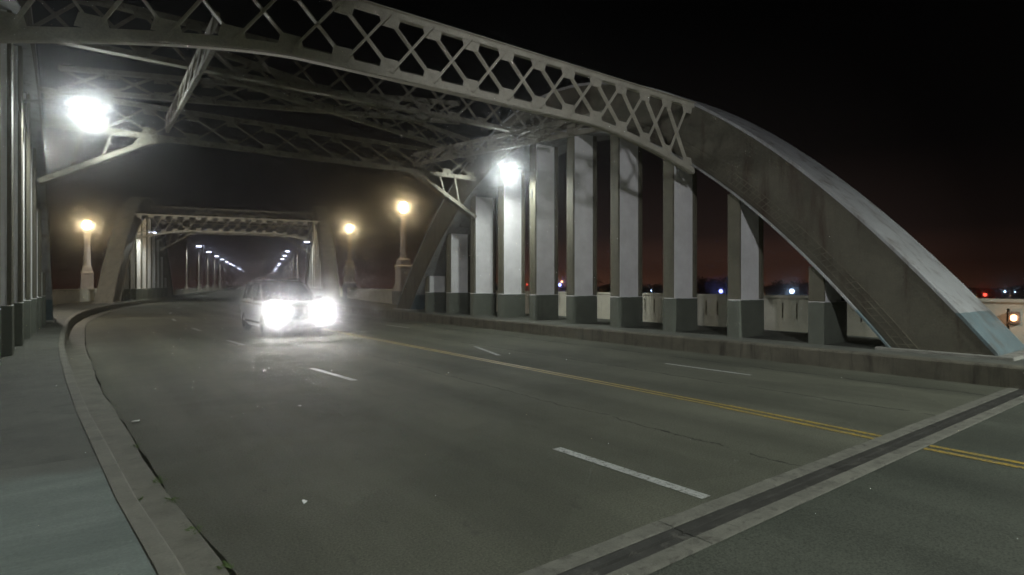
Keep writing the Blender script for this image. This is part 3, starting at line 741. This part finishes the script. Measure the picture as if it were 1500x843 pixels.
# ------------------------------------------------------------------ the car
def make_car(cx, yf):
    root = thing('oncoming_car', 'dark tall car driving towards the camera with dazzling headlights', 'car', (cx, yf+2.3, 0))
    P = lambda x, y, z: Vector((cx+x, yf+y, z))
    W = .93
    # lower body: rings along the length (y from 0 front to 4.55 rear)
    st = [(0.0,.42,.80,.74),(.06,.30,.93,.82),(.25,.27,1.0,.90),(.8,.25,1.07,.93),(1.35,.25,1.13,.94),(2.2,.25,1.15,.95),(3.3,.25,1.17,.95),(4.1,.27,1.18,.93),(4.45,.34,1.12,.88),(4.55,.5,1.0,.80)]
    body = MB(); rows = []
    for y, z0, z1, w in st:
        rows.append([P(x*w, y, z) for x, z in ((-.90,z0),(-1,z0+.14),(-1.0,z0+(z1-z0)*.6),(-.965,z1-.06),(-.86,z1),(0,z1+.02),(.86,z1),(.965,z1-.06),(1.0,z0+(z1-z0)*.6),(1,z0+.14),(.90,z0))])
    body.loft(rows); bo = body.build('body', M['carpaint'], root, True)
    # cabin: pillars and roof as one painted shell, glass slightly inside
    gh = [(1.18,1.12,1.14,.84),(1.95,1.12,1.73,.80),(2.3,1.12,1.80,.79),(3.4,1.12,1.80,.78),(4.05,1.12,1.72,.77),(4.42,1.12,1.16,.80)]
    gl = MB(); rows = []
    for y, z0, z1, w in gh:
        wt = w-.13*(z1-z0)/.68
        rows.append([P(-w,y,z0), P(-wt-.02,y,z1-.07), P(-wt+.1,y,z1-.012), P(wt-.1,y,z1-.012), P(wt+.02,y,z1-.07), P(w,y,z0)])
    gl.loft(rows); gl.build('windows', M['glass'], root)
    rf = MB(); rows = []
    for y, z in ((1.9,1.725),(2.3,1.80),(3.4,1.80),(4.0,1.735)):
        rows.append([P(-.72,y,z-.05), P(-.66,y,z+.012), P(0,y,z+.035), P(.66,y,z+.012), P(.72,y,z-.05), P(.62,y,z-.02), P(-.62,y,z-.02)])
    rf.loft(rows); roof = rf.build('roof', M['carpaint'], root, True)
    rr = MB()
    for sx in (-1,1): rr.tube([P(sx*.6,2.1,1.81),P(sx*.6,2.2,1.87),P(sx*.6,3.5,1.87),P(sx*.6,3.7,1.80)], .018, 6)
    rr.build('roof_rails', M['chrome'], roof, True)
    for sx in (-1,1):
        for (y0,z0,w0),(y1,z1,w1) in (((1.2,1.14,.85),(1.95,1.70,.75)),((2.85,1.14,.86),(2.85,1.75,.75)),((4.4,1.16,.81),(4.03,1.70,.74)),((3.75,1.14,.84),(3.7,1.74,.75))):
            pi = MB(); pi.bar(P(sx*w0,y0,z0), P(sx*w1,y1,z1), .07, .05, (sx,0,0)); pi.build('pillar', M['carpaint'], root)
    gr = MB()
    for i in range(5): gr.box(cx-.48, cx+.48, yf-.035, yf+.05, .62+.055*i, .645+.055*i)
    gr.box(cx-.52, cx+.52, yf-.012, yf+.05, .58, .89); gr.build('grille', M['chrome'], root)
    bm_ = MB(); bm_.box(cx-.88, cx+.88, yf-.09, yf+.12, .36, .54); bm_.build('bumper', M['black'], root, bevel=.04)
    pl = MB(); pl.box(cx-.26, cx+.26, yf-.115, yf-.095, .40, .53); pl.build('number_plate', M['plate'], root)
    for sx in (-1, 1):
        mi = MB(); mi.loft([[P(sx*a,y,z) for a,z in ((.93,1.14),(1.12,1.15),(1.12,1.29),(.95,1.29))] for y in (1.32,1.46)]); mi.build('wing_mirror', M['carpaint'], root, True)
        hs = MB(); hs.box(cx+sx*.70-.17, cx+sx*.70+.17, yf-.02, yf+.2, .70, .92); hl = hs.build('headlight', M['chrome'], root, bevel=.03)
        le = MB(); rows = []
        for y, r in ((-.022,.105),(-.05,.10),(-.075,.07),(-.085,.02)):
            rows.append([P(sx*.70+1.25*r*math.cos(a*math.pi/8), y, .81+r*.9*math.sin(a*math.pi/8)) for a in range(16)])
        le.loft(rows); le.build('lens', M['head'], hl, True)
        fg = MB(); fg.lathe((0,0,0), [(.05,0),(.06,.02),(.05,.05)], 10)
        fg.v = [P(sx*.62+v.x, -.09-v.z, .44+v.y) for v in fg.v]; fg.build('fog_light', M['chrome'], root, True)
        for y in (.92, 3.62):
            t = MB(); prof = [(.20,-.11),(.30,-.115),(.345,-.09),(.36,-.03),(.36,.03),(.345,.09),(.30,.115),(.20,.11)]
            n = 28; rows = []
            for kk in range(n+1):
                a = 2*math.pi*kk/n
                rows.append([P(sx*.83+o, y+r*math.cos(a), .36+r*math.sin(a)) for r, o in prof])
            t.strip(rows, True); w = thing_child('wheel', root, t, M['rubber'])
            rim = MB(); xo = sx*.935
            rows = []
            for kk in range(n+1):
                a = 2*math.pi*kk/n
                rows.append([P(sx*.83+sx*o, y+r*math.cos(a), .36+r*math.sin(a)) for r, o in ((.215,.09),(.235,.118),(.215,.122),(.19,.10))])
            rim.strip(rows, True)
            for kk in range(7):
                a = 2*math.pi*kk/7; rim.bar(P(xo-sx*.03,y,.36), P(xo-sx*.015,y+.2*math.cos(a),.36+.2*math.sin(a)), .035, .05, (1,0,0))
            rim.build('rim', M['alloy'], w)
    # side trim that catches the light
    tr = MB()
    for sx in (-1,1): tr.bar(P(sx*.945,.95,1.02), P(sx*.945,4.0,1.06), .02, .03); tr.bar(P(sx*.955,1.3,.42), P(sx*.955,3.25,.42), .03, .06)
    tr.build('side_trim', M['chrome'], root)
    for sx in (-1, 1):
        lamp_light('headlight_beam', P(sx*.70,-.14,.80), P_HEAD, (1,.96,.94), root, 'SPOT', 60, .09, (R(97), 0, math.pi+R(-11)), 1.0)
    return root
def thing_child(name, root, mb, mat): return mb.build(name, mat, root, True)
P_HEAD = 470
make_car(5.45, 18.75)

# ------------------------------------------------------------------ litter and weeds by the kerb
for i, (x, y, s_) in enumerate(((.46, 8.35, .05), (2.33, 8.05, .03), (1.33, 4.47, .022), (.2, 6.2, .03))):
    m = MB(); n = 7; a0 = random.random()*6
    top = [Vector((x+s_*random.uniform(.6,1.1)*math.cos(a0+k*6.283/n), y+s_*random.uniform(.6,1.1)*math.sin(a0+k*6.283/n), .02+.02*random.random())) for k in range(n)]
    m.loft([[v-Vector((0,0,.006)) for v in top], top]); o = m.build('paper_scrap', M['paper'])
    tag(o, ['flat white scrap of paper in the left gutter', 'white scrap of paper out on the asphalt, farther of two', 'white scrap of paper out on the asphalt, nearer of two', 'tiny pale scrap of paper against the left kerb'][i], 'litter', 'paper scraps on the road')
wl = [('weed tuft at the gutter edge, farthest from the camera', 7.1, .40), ('small weed tuft between the gutter and asphalt, second farthest', 5.75, .49), ('green weed tuft in the gutter crack, middle of the row', 5.15, .52), ('weed tuft at the gutter edge, second nearest to the camera', 4.45, .58), ('nearest weed tuft, at the gutter joint by the bottom edge', 3.75, .66), ('brown weed clump lying against the left kerb', 5.3, .30)]
for lab, y, x in wl:
    m = MB()
    for k in range(22):
        a = random.random()*6.283; r = random.random()**.7*.055; h = random.uniform(.008, .03); px, py = x+r*.6*math.cos(a), y+r*1.5*math.sin(a)
        dx, dy = random.uniform(-.025,.025), random.uniform(-.025,.025); w = .006
        m.add([(px-w,py,.005),(px+w,py,.005),(px+dx+w*.6,py+dy,h),(px+dx*1.7,py+dy*1.7,h*.8)], [(0,1,2,3)])
    tag(m.build('weed_tuft', M['weed'], fixn=False), lab, 'weed', 'weeds along the gutter')

# ------------------------------------------------------------------ city below and beyond
GZ = -10.0
m = MB(); n = 24
m.strip([[(-260+760*i/n, -110+480*j/n, GZ) for i in range(n+1)] for j in range(n+1)]); struct(m.build('ground', M['ground']))
def ray(u, depth, z):    # where things stand in the city, by bearing from the bridge
    l = (u-750)/F_PX*depth
    return Vector((depth*math.sin(AL)+l*math.cos(AL), depth*math.cos(AL)-l*math.sin(AL), z))
m = MB()
rows = []
for i in range(81):
    u = 640+1000*i/80
    a = 3.5+1.6*math.sin(i*.37)+1.1*math.sin(i*.93+1)+.6*random.random()
    rows.append([ray(u, 205+5*math.sin(i), GZ), ray(u, 214, GZ+6+a*.5), ray(u, 222, GZ+7.6+a*.7), ray(u, 236, GZ+2)])
m.strip(rows); struct(m.build('hills', M['hill'], smooth=True))

def make_tree(u, depth, ztop, spread, label, dark, palm=False):
    b = ray(u, depth, GZ); H = ztop-GZ
    root = thing('palm_tree' if palm else 'tree', label, 'tree', tuple(b), 'trees beyond the parapet')
    t = MB(); bx, by = random.uniform(-.4,.4), random.uniform(-.4,.4)
    cr = MB()
    if palm:
        t.tube([b, b+Vector((bx*.5,by*.5,H*.5)), b+Vector((bx,by,H-1))], [.3,.22,.18], 8)
        c = b+Vector((bx,by,H-1))
        for k in range(22):
            a = random.random()*6.283; e = random.uniform(-.5,.9); L = random.uniform(1.7,2.4); prev = c
            for j in range(1,6):
                q = j/5; p = c+Vector((math.cos(a)*L*q, math.sin(a)*L*q, e*L*q-1.1*q*q*L*.5)); w = .3*(1-q*.7)
                sd = Vector((-math.sin(a), math.cos(a), 0))*w
                cr.add([prev-sd, prev+sd, p+sd*.8-Vector((0,0,.1)), p-sd*.8-Vector((0,0,.1))], [(0,1,2,3)]); prev = p
    else:
        fork = b+Vector((bx,by,H*.45)); t.tube([b, b.lerp(fork,.5), fork], [.45,.36,.28], 8)
        tips = []
        for k in range(9):
            a = k*2.4+random.random(); r = spread*random.uniform(.35,.8); p = fork+Vector((math.cos(a)*r, math.sin(a)*r, H*random.uniform(.08,.45)))
            t.tube([fork, fork.lerp(p,.5)+Vector((0,0,.3)), p], [.16,.1,.04], 5); tips.append((p, spread*random.uniform(.28,.5)))
        tips.append((b+Vector((bx,by,H*.86)), spread*.4))
        for p, r in tips:
            for k in range(95):
                v = Vector((random.gauss(0,1), random.gauss(0,1), random.gauss(0,.75))).normalized()*r*random.random()**.4; q = p+v
                if q.z > ztop: q.z = ztop-random.random()*.6
                s_ = random.uniform(.14,.34); n1 = Vector((random.gauss(0,1),random.gauss(0,1),random.gauss(0,1))).normalized(); t1 = n1.orthogonal().normalized()*s_; t2 = n1.cross(t1)*.6
                cr.add([q-t1-t2, q+t1-t2, q+t1*.8+t2, q-t1*.7+t2], [(0,1,2,3)])
    t.build('trunk', M['bark'], root, True); cr.build('crown', M['leaf_dark' if dark else 'leaf'], root, fixn=False)
TR = [(812,140,2.0,3.4,'low round tree beyond the parapet, left of the tower lights'),(862,150,2.4,3.0,'low tree seen between the fourth and fifth right hangers'),
      (896,155,1.2,4.0,'wide low tree seen beyond the fourth right hanger'),(938,150,1.6,4.6,'wide low tree between the third and fourth right hangers'),(962,165,1.9,4.2,'low bushy tree beside the third right hanger'),
      (1034,150,3.7,4.4,'dense tree just right of the third right hanger'),(1049,158,3.4,4.2,'dense tree left of the blue light'),(1070,150,4.4,3.6,'tallest dark tree between the second and third right hangers'),
      (1138,150,3.2,3.8,'dark tree just right of the second right hanger'),(1150,160,2.4,3.6,'small tree left of the bright blue-white light'),(1176,150,3.0,4.4,'broad dark tree right of the bright blue-white light'),
      (1196,165,2.4,4.0,'dark tree beside the first right hanger'),(1458,150,.6,5.4,'low dark tree above the parapet at the far right edge'),(1490,150,1.0,6.0,'wide dark tree cut by the right edge of view'),(1418,160,-.6,5,'low tree behind the upper arch leg at the right')]
for i, (u, dp, zt, sp, lab) in enumerate(TR): make_tree(u, dp, zt, sp*1.0, lab, i % 2)
make_tree(874, 160, 3.6, 2, 'slim palm rising over the low trees behind the fourth right hanger', True, True)

def warehouse(u, depth, w, d, h, label, wins):
    b = ray(u, depth, GZ); root = thing('warehouse', label, 'building', tuple(b), 'warehouses beyond the parapet')
    ex = Vector((math.cos(AL), -math.sin(AL), 0)); ey = Vector((math.sin(AL), math.cos(AL), 0))
    T = lambda x, y, z: b+ex*x+ey*y+Vector((0,0,z))
    m = MB(); m.box(-w/2, w/2, 0, d, 0, h, T); m.build('wall', M['wall'], root)
    m = MB(); m.loft([[T(-w/2-.3,y,h+.01), T(w/2+.3,y,h+.01), T(w/2+.3,y,h+.3), T(0,y,h+1.4), T(-w/2-.3,y,h+.3)] for y in (-.3, d+.3)]); m.build('roof', M['roofm'], root)
    for i in range(wins):
        m = MB(); x = -w/2+w*(i+.5)/wins; m.box(x-.5, x+.5, -.06, -.01, h-2.0, h-.9, T); m.build('window', M['warm'] if i % 3 == 1 else M['glass'], root)
warehouse(835, 175, 22, 14, 9.2, 'long low warehouse between the fifth and sixth right hangers', 8)
warehouse(955, 190, 26, 16, 8.8, 'broad warehouse seen over the parapet by the third right hanger', 9)
warehouse(1120, 185, 30, 16, 9.3, 'broad warehouse seen behind the second right hanger', 10)
warehouse(1470, 190, 30, 16, 8.9, 'low warehouse above the parapet at the far right', 8)

def city_light(u, v, depth, r, mat, label):
    z = H_EYE-(v-HOR)*depth/F_PX; b = ray(u, depth, GZ)
    root = thing('light_mast', label, 'light mast', tuple(b), 'city lights beyond the parapet')
    m = MB(); m.tube([b, Vector((b.x,b.y,z-r))], [.16,.09], 6); m.build('mast', M['darkmetal'], root)
    m = MB(); m.lathe((b.x,b.y,z-r), [(r*.4,0),(r*.85,r*.4),(r,r),(r*.85,r*1.6),(r*.4,r*2)], 10); m.build('lamp', mat, root, True)
for a in [(820,417.5,130,.36,M['blue'],'vivid blue light between the fifth and sixth right hangers'),(823,413,133,.26,M['orange'],'orange light just above the vivid blue one'),(816,420,133,.2,M['red'],'small red light just left of the vivid blue one'),
          (1056,427,120,.38,M['blue'],'blue light between the second and third right hangers'),(1160,427,120,.46,M['bluewhite'],'brightest blue-white light, right of the second right hanger'),
          (1195,427,125,.22,M['red'],'red light left of the first right hanger'),(1186,427.5,125,.12,M['orange'],'faint orange light beside the red one'),(1443,432,120,.34,M['red'],'red light over the parapet right of the arch leg'),
          (1472,427.5,130,.2,M['bluewhite'],'tiny white light over the parapet near the right edge'),(1487,428,132,.13,M['bluewhite'],'faintest white light at the right edge'),(954,426,130,.13,M['bluewhite'],'tiny white light above the parapet by the third right hanger'),
          (772,417,130,.16,M['red'],'tiny red light between the sixth and seventh right hangers')]: city_light(*a)

# ------------------------------------------------------------------ night air
m = MB(); m.box(-259, 499, -109, 369, GZ-1, 14.0)
hz = m.build('haze', None or bpy.data.materials.new('haze air'))
hm = hz.data.materials[0]; hm.use_nodes = True; ht = hm.node_tree; ht.nodes.remove(ht.nodes['Principled BSDF'])
pv = ht.nodes.new('ShaderNodeVolumePrincipled'); pv.inputs['Density'].default_value = .0048; pv.inputs['Anisotropy'].default_value = .98
pv.inputs['Color'].default_value = (.92, .94, .97, 1)
ht.links.new(pv.outputs[0], ht.nodes['Material Output'].inputs['Volume'])
tag(hz, 'thin night haze over the bridge', 'haze', None, 'stuff')

# ------------------------------------------------------------------ night sky
W = bpy.data.worlds.new('World'); S.world = W; W.use_nodes = True; t = W.node_tree
bg = t.nodes['Background']; out = t.nodes['World Output']
sky = t.nodes.new('ShaderNodeTexSky'); sky.sky_type = 'NISHITA'; sky.sun_disc = False; sky.sun_elevation = R(-8); sky.sun_rotation = R(120)
t.links.new(sky.outputs[0], bg.inputs['Color']); bg.inputs['Strength'].default_value = .05
tc = t.nodes.new('ShaderNodeTexCoord'); z = sep(t, tc.outputs['Generated'])[2]
c = ramp(t, z, [(0., (.21,.088,.053)), (.03, (.058,.028,.020)), (.08, (.014,.009,.0078)), (.20, (.0035,.0028,.0026)), (.42, (.0009,.0009,.0009)), (1., (.0006,.0006,.0007))])
b2 = t.nodes.new('ShaderNodeBackground'); t.links.new(c, b2.inputs['Color']); vd = t.nodes.new('ShaderNodeVectorMath'); vd.operation = 'DOT_PRODUCT'; t.links.new(tc.outputs['Generated'], vd.inputs[0]); vd.inputs[1].default_value = (.79, .61, 0)
t.links.new(ramp(t, vd.outputs['Value'], [(.5, .08), (.75, .22), (.91, .30), (.965, .9)]), b2.inputs['Strength'])   # the city glow lies over the basin to the right
ad = t.nodes.new('ShaderNodeAddShader'); t.links.new(bg.outputs[0], ad.inputs[0]); t.links.new(b2.outputs[0], ad.inputs[1]); t.links.new(ad.outputs[0], out.inputs['Surface'])

# ------------------------------------------------------------------ render settings
v = S.view_settings; v.view_transform = 'Standard'; v.look = 'None'; v.exposure = .2; v.gamma = 1; v.use_curve_mapping = False
S.render.engine = 'CYCLES'; cy = S.cycles
cy.use_denoising = True; cy.denoising_input_passes = 'RGB_ALBEDO'; cy.use_adaptive_sampling = False; cy.denoiser = 'OPENIMAGEDENOISE'; cy.max_bounces = 6; cy.diffuse_bounces = 3; cy.glossy_bounces = 3; cy.volume_bounces = 0
cy.use_light_tree = True; cy.sample_clamp_indirect = 5; hm.cycles.volume_sampling = 'DISTANCE'; cy.caustics_reflective = False; cy.caustics_refractive = False
